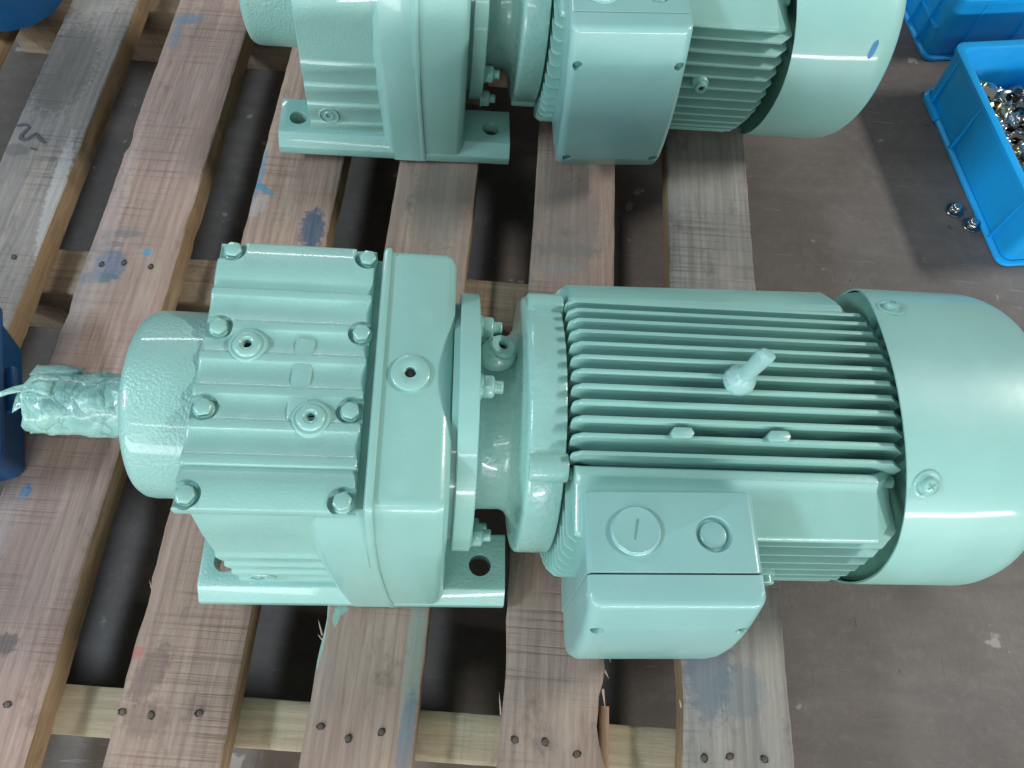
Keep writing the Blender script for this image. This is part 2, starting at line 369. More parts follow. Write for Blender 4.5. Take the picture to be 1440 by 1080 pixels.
def geared_motor():
    G = link('geared_motor', None)
    # ---- gear housing
    H = join()
    A_side = [(.000, .0), (.000, .050), (.004, .10), (.0105, .155), (.021, .205), (.0315, .238), (.0345, .2465), (.0385, .2520), (.0445, .2545)]
    ringL = mir(A_side)
    bm = bmesh.new()
    def xb(z): return -.162 - .016 * max(0, z - .03) / .22
    def xs(z): return .010 * max(0, (.2 - z) / .2) ** 1.3
    add_loft(bm, [[(xb(z) - .012, y + (.016 if y < YM else -.016), z) for y, z in ringL], [(xb(z) - .006, y + (.0075 if y < YM else -.0075), z) for y, z in ringL], [(xb(z) - .001, y + (.0025 if y < YM else -.0025), z) for y, z in ringL], [(xb(z) + .003, y, z) for y, z in ringL], [(-.1345 + xs(z), y, z) for y, z in ringL], [(-.1335 + xs(z), y, z) for y, z in ringL], [(-.1265 + xs(z), y, z) for y, z in ringL]])
    for v in bm.verts:
        if v.co.x < -.1340 and v.co.z > .18: v.co.y += (1 if v.co.y < YM else -1) * (min(v.co.z, .24) - .18) / .06 * .010
        if v.co.x < -.1340 and v.co.z > .2385: v.co.z = .2385
    hs = link('gear_housing', finish(bm, 'gear_housing', 0, smooth=38), M['paint'], G)
    A2 = [(y + .0012, z - .0012 if z > 0 else 0) for y, z in A_side]
    bm = bmesh.new()
    r0 = mir(A2)
    add_loft(bm, [[(-.1262 + xs(z), y, z) for y, z in r0], [(-.076, y, z) for y, z in r0], [(-.070, y + (.002 if y < YM else -.002), z - .0015) for y, z in r0], [(-.066, y + (.008 if y < YM else -.008), z - .006 if z > .1 else z) for y, z in r0]])
    link('bearing_block', finish(bm, 'bearing_block', 0, smooth=38), M['paint'], G)
    # raised flange strip at the left of the block
    A3 = [(y - (.0018 if z > .235 else .0008), z + (.0022 if z > .1 else 0)) for y, z in A_side]
    bm = prism_x(mir(A3), -.1325, -.1262)
    for v in bm.verts: v.co.x += xs(v.co.z)
    link('housing_flange', finish(bm, 'housing_flange', .0016, 2), M['paint'], G)
    # left part with stepped ribs
    B = [(.020, .0), (.020, .030), (.0185, .043), (.0215, .047), (.0195, .060), (.0185, .075), (.0225, .079), (.0205, .093), (.0195, .106), (.0235, .110), (.0215, .125), (.0205, .140), (.0245, .145), (.029, .190), (.038, .238)]
    link('rear_housing', finish(prism_x(mir(B), -.272, -.150), 'rear_housing', .0008, 1, 20), M['cast'], G)
    # feet, front and back, bored
    for s in (0, 1):
        poly = [(.0015, .0), (.000, .0035), (.0005, .0135), (.0145, .0275), (.0165, .028), (.0735, .028), (.0745, .0265), (.0745, .0)]
        if s: poly = [(2 * YM - y, z) for y, z in poly]
        me = finish(prism_x(poly, -.3165, .0), 'foot', .0016, 2)
        yy = .0405 if not s else 2 * YM - .0405
        me = cut(me, [lathe([(-.02, .0118), (.06, .0118)], 28, 'z', (cx, yy)) for cx in (-.0272, -.292)])
        link('foot', me, M['cast'], G)
    link('base_web', finish(box(-.262, -.07, .07, 2 * YM - .07, .004, .05), 'base_web'), M['cast'], G)
    # ---- inspection cover
    bands = [.2318, .199, .1685, .137, .1065, .076]
    ZC = .250
    prof = [(.0345, ZC - .013), (.0345, ZC - .002), (.0362, ZC)]
    def scoop(y0, y1, d):
        for i in range(1, 8):
            t = i / 8; prof.append((y0 + (y1 - y0) * t, ZC - d * math.sin(PI * t) ** .7))
    prof += [(.058, ZC), (.063, ZC - .0008), (.068, ZC - .0028), (.0705, ZC - .0036)]
    bb = sorted(bands)
    for i, y in enumerate(bb):
        prof += [(y - .0041, ZC - .0009), (y - .0036, ZC - .0002), (y - .0028, ZC), (y + .0028, ZC), (y + .0036, ZC - .0002), (y + .0041, ZC - .0011)]
        if i < 5: scoop(y + .0041, bb[i + 1] - .0041, .0033)
    prof += [(.2375, ZC - .0036), (.241, ZC - .0028), (.247, ZC - .0008), (.254, ZC), (.2835, ZC), (.2855, ZC - .002), (.2855, ZC - .013)]
    bm = bmesh.new()
    xs = [-.2815, -.2800] + [-.278 + .0046 * i for i in range(30)] + [-.1430, -.1408]
    rings = []
    for i, x in enumerate(xs):
        e = .0016 if i in (0, len(xs) - 1) else 0
        rings.append([(x, y, z - (e if z > ZC - .01 else 0)) for y, z in prof])
    add_loft(bm, rings)
    me = finish(bm, 'inspection_cover', 0, smooth=62)
    bolts = [(-.2695, .2768), (-.1480, .2756), (-.2700, .1970), (-.1476, .1971), (-.2706, .1208), (-.1512, .1223), (-.2722, .0465), (-.1508, .0439)]
    pk = [lathe([(ZC - .0058, .0105), (ZC - .005, .0118), (ZC + .01, .0135)], 24, 'z', (x, y)) for x, y in bolts]
    for (x, y) in bolts[:2]: pk.append(box(x - .0112, x + .0112, y + .001, y + .03, ZC - .0054, ZC + .01))
    for (x, y) in (bolts[1], bolts[3], bolts[5], bolts[7]): pk.append(box(x + .001, x + .03, y - .0110, y + .0110, ZC - .0056, ZC + .01))
    for (x, y) in (bolts[0], bolts[2], bolts[4], bolts[6]): pk.append(box(x - .03, x - .001, y - .0108, y + .0108, ZC - .0052, ZC + .01))
    me = cut(me, pk, 62)
    cover = link('inspection_cover', me, M['rough_cast'], G)
    bolt_me = finish(join(lathe([(-.006, .0088), (.0, .0088), (.0010, .0082)], 20, 'z'), hexa(.0080, .0008, .0066, .0012, .3)), 'bolt', .0006, 1, 40)
    for x, y in bolts:
        link('bolt', bolt_me, M['paint'], cover, (x, y, ZC - .0048), (0, 0, random.uniform(0, 1)))
    link('cross_rib', finish(box(-.2035, -.1865, .112, .190, ZC - .007, ZC - .0006), 'cross_rib', .0028, 3), M['cast'], cover)
    plug_me = finish(lathe([(-.008, .0180), (-.003, .0172), (-.0005, .0155), (.0010, .0148), (.0010, .0122), (.0028, .0112), (.0034, .0098), (.0034, .0066), (.0022, .0056), (.0018, .0038), (-.004, .0036)], 28, 'z'), 'oil_plug')
    hexhole = finish(hexa(.0037, -.0050, -.0030, .0003), 'socket')
    hexhole.materials.append(M['hole_shade'])  # solid near-black hex in place of the shaded socket bottom
    for x, y in ((-.2429, .1796), (-.1826, .1141)):
        p = link('oil_plug', plug_me, M['paint'], cover, (x, y, ZC + .0005)); link('socket', hexhole, None, p)
    # flat cap with socket on the bearing block
    cap = link('breather_cap', finish(lathe([(-.004, .0178), (-.0016, .0178), (-.0016, .0168), (.0008, .0166), (.0014, .0158), (.0014, .0062), (.0006, .0050), (-.004, .0046)], 36, 'z'), 'breather_cap'), M['paint'], G, (-.1028, .157, .2556))
    link('socket', hexhole, None, cap, (0, 0, .0014)).scale = (1.25, 1.25, 1)
    # side oil plug on the stepped housing
    sp = link('side_plug', finish(lathe([(-.004, .0135), (.001, .0135), (.002, .0125), (.002, .0118), (.0005, .0112), (.0005, .0070), (.0018, .0062), (.0018, .0040), (-.001, .0038)], 24, 'z'), 'side_plug'), M['paint'], G, (-.2455, .0195, .058), (math.radians(90), 0, 0))
    # ---- output hub and wrapped shaft
    link('output_hub', finish(lathe([(-.255, .086), (-.29, .088), (-.334, .0884), (-.3395, .0875), (-.3435, .0850), (-.3455, .0810), (-.3460, .074), (-.3460, .045), (-.338, .040), (-.338, .03)], 72, 'x', (YM, ZH)), 'output_hub', smooth=45), M['hub'], G)
    ZS = .1485
    sh = link('output_shaft', finish(lathe([(-.30, .0265), (-.452, .0265), (-.455, .0245)], 32, 'x', (YM, ZS)), 'output_shaft'), M['steel'], G)
    bm = bmesh.new(); rings = []; NS = 46; NX = 40
    for i in range(NX + 1):
        u = i / NX; xx = -.338 - u * .117; ring = []
        for k in range(NS):
            th = 2 * PI * k / NS
            r = .0290 + .0030 * noise.noise((xx * 45, math.cos(th) * 1.6, math.sin(th) * 1.6)) + .0022 * abs(noise.noise((xx * 120 + th * 1.5, math.cos(th) * 3, math.sin(th) * 3)))
            w = math.sin(xx * 190 + th * 1.1 + 3 * noise.noise((xx * 20, th, 2)))
            r += .0007 * max(0, w) ** 6
            dx = .0035 * noise.noise((math.cos(th) * 2.5, math.sin(th) * 2.5, 7)) * (1 if i == NX else 0)
            if i >= NX - 1: r -= .0012 * random.random()
            ring.append((xx + dx, YM + r * math.cos(th), ZS + r * math.sin(th)))
        rings.append(ring)
    add_loft(bm, rings, cap=False)
    wrapm = paint('green_painted_tape', (.25, .50, .43), 1.0, 130, .30, .5, 1.0)
    t = NT('crumpled_painted_film'); o = t.obj()
    wv = t.n('VectorMath', operation='ADD'); t.put(wv.inputs[0], o)
    wn = t.n('TexNoise'); t.put(wn.inputs['Vector'], o); wn.inputs['Scale'].default_value = 60
    sc = t.n('VectorMath', operation='SCALE'); t.put(sc.inputs[0], wn.outputs['Color']); sc.inputs['Scale'].default_value = .02; t.put(wv.inputs[1], sc.outputs[0])
    vo = t.n('TexVoronoi', feature='DISTANCE_TO_EDGE'); t.put(vo.inputs['Vector'], t.mapping(wv.outputs[0], (1, .75, .75), rot=(0, 0, .5))); vo.inputs['Scale'].default_value = 52
    c = t.mix(t.ramp(t.noise(o, 38, 5, .65), (.36, 0.0), (.64, 1.0)), (.17, .36, .33), (.29, .52, .45))
    cr = t.ramp(vo.outputs['Distance'], (.0, 1.0), (.05, 0.0))
    c = t.mix(t.math('MULTIPLY', cr, .55), c, (.07, .22, .19))
    wrapm = t.out(c, .32, t.bump(t.math('ADD', t.math('MULTIPLY', vo.outputs['Distance'], 2.2), t.noise(o, 150, 4)), .6, .002), coat=.3)
    tape = link('tape_wrap', finish(bm, 'tape_wrap', smooth=24), wrapm, sh)
    md = tape.modifiers.new('s', 'SOLIDIFY'); md.thickness = .0006
    def flap(pts, q):
        bm = bmesh.new(); a = [bm.verts.new(p) for p in pts]
        for f in q: bm.faces.new([a[i] for i in f])
        bmesh.ops.subdivide_edges(bm, edges=bm.edges, cuts=3, use_grid_fill=True)
        for v in bm.verts: v.co += Vector(noise.noise_vector(v.co * 70)) * .0025
        f = link('tape_flap', finish(bm, 'tape_flap', smooth=60), wrapm, tape)
        md = f.modifiers.new('s', 'SOLIDIFY'); md.thickness = .0007
    y0, z0 = YM, ZS
    flap([(-.430, y0 - .004, z0 + .030), (-.452, y0 - .002, z0 + .030), (-.452, y0 + .008, z0 + .029), (-.430, y0 + .010, z0 + .029), (-.474, y0 - .004, z0 + .031), (-.480, y0 - .008, z0 + .026)], [(0, 1, 2, 3), (1, 4, 2), (1, 5, 4)])
    flap([(-.412, y0 + .022, z0 + .021), (-.455, y0 + .018, z0 + .024), (-.459, y0 + .034, z0 + .012), (-.440, y0 + .037, z0 + .009), (-.415, y0 + .034, z0 + .010)], [(0, 1, 2, 3), (0, 3, 4)])
    flap([(-.452, y0 - .014, z0 + .026), (-.462, y0 - .018, z0 + .020), (-.460, y0 + .004, z0 + .027), (-.450, y0 + .006, z0 + .030)], [(0, 1, 2, 3)])
    stroke_m = simple('tape_crease', (.05, .20, .17), .4)
    # ---- input flange plate and its bolts
    link('input_flange', finish(lathe([(-.066, .117), (-.0608, .117), (-.0606, .1262), (-.0596, .1272), (-.0440, .1272), (-.0430, .1262), (-.0430, .07)], 84, 'x', (YM, ZM)), 'input_flange', smooth=35), M['paint'], G)
    nut_me = finish(join(lathe([(-.0005, .0118), (.0018, .0118)], 24, 'z'), lathe([(.0018, .0108), (.0030, .0104)], 24, 'z'), hexa(.0112, .003, .0125, .0016, .2), lathe([(.0125, .0062), (.0140, .0062), (.0146, .0056), (.0156, .0062), (.0162, .0056), (.0172, .0062), (.0178, .0056), (.0188, .0062), (.0205, .0056)], 16, 'z')), 'flange_nut', .0005, 1, 40)
    for (y, z) in ((.2165, .2335), (.1500, .2475), (.0520, .1145), (.2690, .1145), (.075, .05), (.246, .05), (.088, .222)):
        if (y, z) == (.088, .222): continue
        link('flange_nut', nut_me, M['paint'], G, (-.0428, y, z), (Matrix.Rotation(PI / 2, 3, 'Y') @ Matrix.Rotation(random.uniform(0, 1), 3, 'Z')).to_euler())
    # ---- adapter neck and motor end shield
    prof = [(-.0432, .094), (-.0400, .0885), (-.0360, .0865), (-.0150, .0862), (-.0100, .0885), (-.0060, .0950), (-.0035, .1030), (-.0022, .1120), (-.0016, .1195), (-.0006, .1245), (.0012, .1266), (.0040, .1272), (.0300, .1272), (.0314, .1264), (.0318, .1248), (.0318, .08)]
    link('end_shield', finish(lathe(prof, 84, 'x', (YM, ZM)), 'end_shield', smooth=40), M['wet'], G)
    lug_me = finish(join(lathe([(.0005, .0115), (.002, .0130), (.0315, .0130), (.0335, .0122)], 24, 'x', (0, 0))), 'shield_lug')
    for (dy, dz) in ((-.0785, .0965), (.0785, .0965), (-.0830, -.0860), (.0830, -.0860)):
        link('shield_lug', lug_me, M['wet'], G, (0, YM + dy, ZM + dz))
    boss = lathe([(-.030, .018), (-.004, .0165), (.0, .0140), (.0005, .0120), (.0045, .0112), (.0050, .0098), (.0050, .0050), (.0020, .0042), (-.002, .004)], 26, 'z')
    n_ = Vector((.028, .0200, .0900)).normalized()
    bo = link('drain_plug', finish(boss, 'drain_plug'), M['wet'], G, Vector((-.0225, .1955, .2350)), n_.to_track_quat('Z', 'X').to_euler())
    link('socket', hexhole, None, bo, (0, 0, .0035))
    link('plug_web', finish(prism_x([(.164, .206), (.180, .227), (.212, .215), (.222, .198)], -.0435, -.0100), 'plug_web', .006, 3), M['wet'], G)
    # ---- stator body and cooling fins
    link('stator_body', finish(lathe([(.028, .096), (.034, .0985), (.318, .0985), (.330, .094)], 84, 'x', (YM, ZM)), 'stator_body'), M['fin'], G)
    X0, X1 = .0345, .330
    def fin_xz(zr, zt, t, tr, X1=X1):
        pr = [(X0, zr), (X0, zt - .009), (X0 + .0015, zt - .005), (X0 + .007, zt - .0004), (X0 + .009, zt), (X1 - .016, zt), (X1 - .002, zt - .013), (X1, zt - .015), (X1, zr)]
        bm = bmesh.new()
        def w(z): return (tr + (t - tr) * (z - zr) / (zt - zr)) / 2
        add_loft(bm, [[(x, -w(z), z) for x, z in pr], [(x, w(z), z) for x, z in pr]])
        return finish(bm, 'cooling_fin', .0007, 2, 30)
    for i in range(12):
        y = .0875 + .01325 * i
        zt = math.sqrt(.1415 ** 2 - (y - YM) ** 2); zr = math.sqrt(.096 ** 2 - (y - YM) ** 2)
        link('cooling_fin', fin_xz(zr, zt, .0038, .0056), M['fin'], G, (0, y, ZM))
        if i in (1, 4, 7, 10):   # underside fins, cut short where the motor rests on the pallet
            link('cooling_fin', fin_xz(zr * .9, .117, .0050, .0074), M['fin'], G, (0, y, ZM), (PI, 0, 0))
    # mounting pads either side, then horizontal fins
    pad = [(.0790, .2510), (.0775, .2530), (.0705, .2530), (.0680, .2500), (.0640, .2470), (.0260, .2375), (.0230, .2345), (.0230, .2315), (.095, .205), (.085, .235)]
    for s in (0, 1):
        pd = pad if not s else [(.0790, .2510), (.0775, .2530), (.0705, .2530), (.0680, .2510), (.0640, .2485), (.0400, .2270), (.0372, .2230), (.0370, .2190), (.095, .195), (.085, .235)]
        def mp(p, k=0, q=0): return (p[0] if not s else 2 * YM - p[0], p[1])
        def shr(p, f): return (YM + (p[0] - YM) * f, ZM + (p[1] - ZM) * f)
        bm = bmesh.new()
        add_loft(bm, [[(X0 + .004, *mp(shr(p, .985 if not s else .93))) for p in pd], [(X0 + .008, *mp(shr(p, 1 if not s else .945))) for p in pd], [(.302, *mp(shr(p, 1 if not s else .985))) for p in pd], [(.326, *mp(shr(p, .84))) for p in pd]])
        link('mounting_pad', finish(bm, 'mounting_pad', .0010, 2, 20), M['fin'], G)
        for j in range(1, 13):
            z = .2345 - .0166 * j
            rt = (.1495 if z < .15 else .1495 + .014 * ((z - .15) / .085) ** 2) if not s else .138
            tip = math.sqrt(max(rt ** 2 - (z - ZM) ** 2, .0001)); root = math.sqrt(max(.096 ** 2 - (z - ZM) ** 2, .0016))
            me = fin_xz(root, tip, .0036, .0058, .330)
            a = PI / 2 if not s else -PI / 2
            link('cooling_fin', me, M['fin'], G, (0, YM, z), (a, 0, 0))
        # tie rod with a threaded end
        yr = .0788 if not s else 2 * YM - .0788
        pr = [(.028, .0056)] + [(.031 + .0009 * i, .0062 if i % 2 else .0050) for i in range(46)] + [(.0735, .0056), (.326, .0056)]
        link('tie_rod', finish(lathe(pr, 18, 'x', (yr, .2335)), 'tie_rod', smooth=20), M['thread_shade'], G)
    # bosses on one fin, wrapped lifting lug
    for x in (.127, .211):
        link('fin_boss', finish(prism_z([(x - .0085, .0995), (x + .0065, .0995), (x + .0095, .1035), (x + .0070, .1085), (x - .0080, .1085), (x - .0105, .104)], .250, .2735), 'fin_boss', .0012, 2), M['fin'], G)
    bm = bmesh.new(); rings = []
    for z, a, b, ox in ((-.014, .004, .004, 0), (-.012, .0090, .0090, 0), (-.006, .0138, .0136, 0), (.0, .0156, .0152, 0), (.006, .0150, .0144, 0), (.011, .0122, .0114, .0005), (.0150, .0088, .0082, .001), (.020, .0078, .0070, .0015), (.030, .0078, .0064, .002), (.042, .0082, .0062, .0025), (.053, .0084, .0058, .003), (.0575, .0068, .0036, .004), (.0582, .002, .001, .004)):
        rings.append([(ox + a * math.cos(2 * PI * k / 20) * (1 + .12 * noise.noise((z * 110, 2 * math.cos(PI * k / 10), 2 * math.sin(PI * k / 10)))), b * math.sin(2 * PI * k / 20) * (1 + .12 * noise.noise((z * 90 + 5, 2 * math.cos(PI * k / 10), 2 * math.sin(PI * k / 10)))), z) for k in range(20)])
    add_loft(bm, rings)
    link('wrapped_lifting_lug', finish(bm, 'wrapped_lifting_lug', smooth=25), M['wrap'], G, (.1755, .1478, .2855), (0, 0, math.radians(-38))).scale = (.88, .88, .96)
    # ---- fan cowl
    bm = bmesh.new(); NS = 120; rings = []
    RC = .1520
    outer = [(0, 1.0), (.004, 1.0), (.07, 1.0), (.130, 1.0), (.138, .994), (.147, .972), (.155, .930), (.161, .870), (.1645, .80), (.166, .70)]
    def cpt(xr, rr, th, rim):
        c, s_ = math.cos(th), math.sin(th)
        xx = .3135 + (.0330 + .0085 * c) * (abs(c) ** 2.2 if s_ > 0 else 1.0) if rim else .3135
        y, z = YM + rr * c, ZM + rr * s_
        z = max(z, .0285 if xr < .15 else z)
        x = (xx + (0 if rim else 0)) if rim and xr == 0 else .3135 + xr
        return (x, y, z)
    def ring(xr, k, rim=False, dr=0):
        return [cpt(xr, RC * k - dr, 2 * PI * i / NS, rim) for i in range(NS)]
    rings = [ring(.10, 1, False, .0022), ring(0, 1, True, .0020), ring(0, 1, True, 0)]
    rings[1] = [(p[0] + .0002, p[1], p[2]) for p in rings[1]]
    for xr, k in outer[2:]: rings.append(ring(xr, k))
    vs = add_loft(bm, rings, cap=False)
    bm.faces.new(list(reversed(vs[-1])))
    cowl = link('fan_cowl', finish(bm, 'fan_cowl', smooth=50), M['cowl'], G)
    wash = finish(lathe([(-.003, .0128), (.0002, .0126), (.0009, .0108), (.0002, .0098), (.0002, .0075)], 28, 'z'), 'washer_dimple')
    scr = finish(lathe([(-.002, .0066), (.0030, .0066), (.0048, .0058), (.0058, .0035), (.0060, .0008)], 20, 'z'), 'screw')
    crs = finish(join(box(-.0034, .0034, -.0006, .0006, .0048, .00625), box(-.0006, .0006, -.0034, .0034, .0048, .00622)), 'cross_slot')  # raised bars, darkened green for the shade in the screw slot
    for (x, y, z, rz) in ((.3385, .2355, .2733, .4), (.3405, .0685, .2612, .7)):
        d = Vector((0, y - YM, z - ZM)).normalized(); p = Vector((x, YM, ZM)) + d * (RC + .0006)
        q = d.to_track_quat('Z', 'X')
        w = link('washer', wash, M['cowl'], cowl, p, q.to_euler())
        s1 = link('screw', scr, M['cowl'], cowl, p, q.to_euler())
        link('cross_slot', crs, M['thread_shade'], cowl, p, (q @ Matrix.Rotation(rz, 4, 'Z').to_quaternion()).to_euler())
    # added disc, darkened green for the shade inside the cowl
    fb = link('cowl_shade_disc', finish(lathe([(.345, .1485), (.349, .1485)], 60, 'x', (YM, ZM + .0)), 'cowl_shade_disc'), M['thread_shade'], G)
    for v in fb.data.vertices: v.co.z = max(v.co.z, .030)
    # ---- terminal box
    BX0, BX1, BZ0, BZ1 = .0430, .1795, .060, .2740
    def rb(y, k=0, rad=.006): return [(x, y, z) for x, z in rrect(BX0 + k, BX1 - k, BZ0 + k, BZ1 - k, rad)]
    bm = bmesh.new()
    add_loft(bm, [rb(.0530, .0030, .005), rb(.0515, .0006), rb(.0490, 0), rb(-.0118, 0), rb(-.0126, .0006), rb(-.0126, .004, .004)])
    me = cut(finish(bm, 'terminal_box'), [lathe([(BZ1 - .0042, .0136), (BZ1 - .0012, .0143), (BZ1 + .01, .0180)], 32, 'z', (.1442, .0178))])
    tb = link('terminal_box', me, M['box'], G)
    Rb = Matrix.Rotation(math.radians(-3.8), 4, 'Y'); pv = Vector((.111, 0, .240))
    tb.location = pv - Rb @ pv; tb.rotation_euler = (0, math.radians(-3.8), 0)
    link('box_neck', finish(box(.055, .165, .055, .110, .10, .228), 'box_neck', .003, 2), M['box'], G)
    link('seam_shade', finish(prism_y(rrect(BX0 + .0025, BX1 - .0025, BZ0 + .0025, BZ1 - .0025, .004), -.0150, -.0120), 'seam_shade'), M['hole_shade'], tb)  # dark strip painted for the shade in the gap behind the lid
    link('knockout_plug', finish(lathe([(-.004, .0112), (-.0020, .0110), (-.0008, .0100), (-.0004, .0088)], 28, 'z'), 'knockout_plug'), M['box'], tb, (.1442, .0178, BZ1 - .0015))
    cp = link('blanking_cap', finish(lathe([(-.001, .0202), (.0004, .0198), (.0010, .0190), (.0030, .0188), (.0038, .0180), (.0036, .0166)], 44, 'z'), 'blanking_cap'), M['box'], tb, (.0822, .0200, BZ1))
    link('slot', finish(box(-.0010, .0010, -.0085, .0085, .0030, .0039), 'slot', .0003, 1), M['thread_shade'], cp, None, (0, 0, math.radians(-12)))  # thin bar, darkened green for the shade of the slot
    bm = bmesh.new(); rings = []
    for z, f, k in ((BZ1, -.0330, .0040), (.2734, -.0362, .0014), (.2715, -.0382, .0003), (.2680, -.0396, 0), (.252, -.0448, 0), (.235, -.0497, 0), (.21, -.0555, 0), (.185, -.0596, 0), (.15, -.0620, 0), (.115, -.0610, 0), (.088, -.0570, 0), (.071, -.0510, .0008), (.0635, -.0450, .003), (.0605, -.0390, .007)):
        r = min(.010, .030 + f + .012) if f > -.035 else .010
        row = [(BX0 + k, -.0140, z)]
        for cx, a0 in ((BX0 + k + r, 180), (BX1 - k - r, 270)):
            for i in range(7):
                t = math.radians(a0 + 15 * i); row.append((cx + r * math.cos(t), f + r + r * math.sin(t), z))
        row.append((BX1 - k, -.0140, z)); rings.append(row)
    add_loft(bm, rings)
    spots = ((.0540, .2325, -.0500), (.1705, .2325, -.0500), (.0560, .0900, -.0575), (.1690, .0900, -.0575))
    me = finish(bm, 'lid', smooth=38)
    def lidcut(x, z, f):
        b = lathe([(0, .0056), (.03, .0062)], 22, 'z')
        bmesh.ops.transform(b, matrix=Matrix.Translation((x, f + .0075, z)) @ Matrix.Rotation(math.radians(90), 4, 'X'), verts=b.verts); return b
    me = cut(me, [lidcut(*p) for p in spots], 38)
    lid = link('lid', me, M['box'], tb)
    ls = finish(lathe([(0, .0048), (.0022, .0048), (.0030, .0036)], 16, 'z'), 'lid_screw')
    for x, z, f in spots: link('lid_screw', ls, M['thread_shade'], tb, (x, f + .0073, z), (math.radians(90), 0, 0))
    # earth screw on the front fins
    es = finish(join(lathe([(-.02, .010), (-.0005, .010), (.0005, .0092)], 22, 'z'), lathe([(.0, .0075), (.0065, .0075), (.0075, .0066), (.0075, .0040), (.004, .0036)], 20, 'z')), 'earth_screw')
    e = link('earth_screw', es, M['fin'], G, (.2298, .0085, .1597), (math.radians(90), 0, 0)); link('socket', hexhole, None, e, (0, 0, .0082))
    return G

g1 = geared_motor()
g2 = copy_tree(g1)
for g, (X, Y, a, t) in ((g1, (.0078071, .1259512, .0693864, .0699896)), (g2, (-.0279630, .7362947, .0893796, .0735824))):
    g.location = (X, Y, 0); g.rotation_euler = (0, t, a)
tag(g1, 'green painted geared motor with tape-wrapped shaft and lifting lug on its fins', 'geared motor', 'green geared motors on the pallet')
tag(g2, 'green painted geared motor with a short blue ink mark on its fan cowl', 'geared motor', 'green geared motors on the pallet')
def ink_mark(G):
    bm = bmesh.new(); L = []
    N = 12
    for i in range(N + 1):
        u = i / N; th0 = math.atan2(.2148 - ZM, .0275 - YM)
        w = .0028 * (1 - abs(2 * u - 1) ** 4) + .0006
        row = []
        for s in (-1, 1):
            th = th0 + (u - .5) * .15 ; x = .4355 + (.5 - u) * .004 + s * w
            row.append(bm.verts.new((x, YM + .1526 * math.cos(th), ZM + .1526 * math.sin(th))))
        L.append(row)
    for a, b in zip(L, L[1:]): bm.faces.new((a[0], a[1], b[1], b[0]))
    c = [o for o in G.children if o.name.startswith('fan_cowl')][0]
    link('ink_mark', finish(bm, 'ink_mark'), M['bluemark'], c)
ink_mark(g2)

# ------------------------------------------------------------------ blue bins
def make_bin(w, l, h, mat):
    """origin at the rear left bottom corner; x right, y towards the front is negative"""
    B = link('storage_bin', None)
    r = .016; bm = bmesh.new()
    def ring(z, k, rad): return [(x, y, z) for x, y in rrect(-k, w + k, -l - k, k, rad, 6)]
    add_loft(bm, [ring(h, -.0105, r - .004), ring(h + .0012, -.002, r), ring(h, .0020, r + .002), ring(h - .007, .0022, r + .002), ring(h - .0072, -.0010, r), ring(.012, -.004, r), ring(.0, -.005, r), ], cap=False)
    vs = [bm.verts.new(p) for p in ring(0, -.005, r)]; bm.faces.new(vs)
    add_loft(bm, [ring(h, -.0105, r - .004), ring(h - .004, -.0125, r - .004), ring(.006, -.016, r - .005)], cap=False)
    vs = [bm.verts.new(p) for p in ring(.006, -.016, r - .005)]; bm.faces.new(vs)
    link('shell', finish(bm, 'shell', smooth=45), mat, B)
    bm = bmesh.new()
    add_loft(bm, [ring(.0005, -.006, r), ring(.0005, .0030, r + .003), ring(.0060, .0030, r + .003), ring(.0085, -.0030, r)], cap=False)
    link('base_ledge', finish(bm, 'base_ledge', .0006, 1), mat, B)
    # side ribs
    for (y, t) in ((-.030, .0018), (-l * .36, .0018), (-l * .86, .0018)):
        link('rib', finish(prism_y([(.0045, .004), (-.0028, .006), (.0000, h - .008), (.004, h - .008)], y - t, y + t), 'rib', .0005, 1), mat, B)
    for x in (w * .22, w * .6):
        link('rib', finish(prism_x([(-l + .0045, .004), (-l - .0028, .006), (-l, h - .008), (-l + .004, h - .008)], x - .0018, x + .0018), 'rib', .0005, 1), mat, B)
    # thumb lip near the rear corner
    link('stacking_lip', finish(box(-.0065, .004, -.070, -.016, .0, .011), 'stacking_lip', .002, 2), mat, B)
    return B
b1 = make_bin(.24, .372, .106, M['bin']); b1.location = (.6975, 1.098, ZF + .0008); b1.rotation_euler = (0, 0, math.radians(9.6))
tag(b1, 'bright blue plastic bin holding loose nuts and washers', 'bin', 'bright blue bins on the floor')
b2 = make_bin(.24, .372, .125, M['bin']); b2.location = (.652, 1.545, ZF + .0008); b2.rotation_euler = (0, 0, math.radians(9.5))
for (y, z0, z1) in ((-.337, .012, .10), (-.30, .012, .10)): pass
rib2 = link('rib', finish(box(-.003, .004, -.352, -.06, .052, .0555), 'rib', .0005, 1), M['bin'], b2)
for yy in (-.325, -.28, -.235): link('rib', finish(prism_y([(.0045, .004), (-.0065, .008), (-.0035, .115), (.004, .115)], yy - .0016, yy + .0016), 'rib', .0005, 1), M['bin'], b2)
tag(b2, 'bright blue ribbed bin standing behind the bin of nuts', 'bin', 'bright blue bins on the floor')
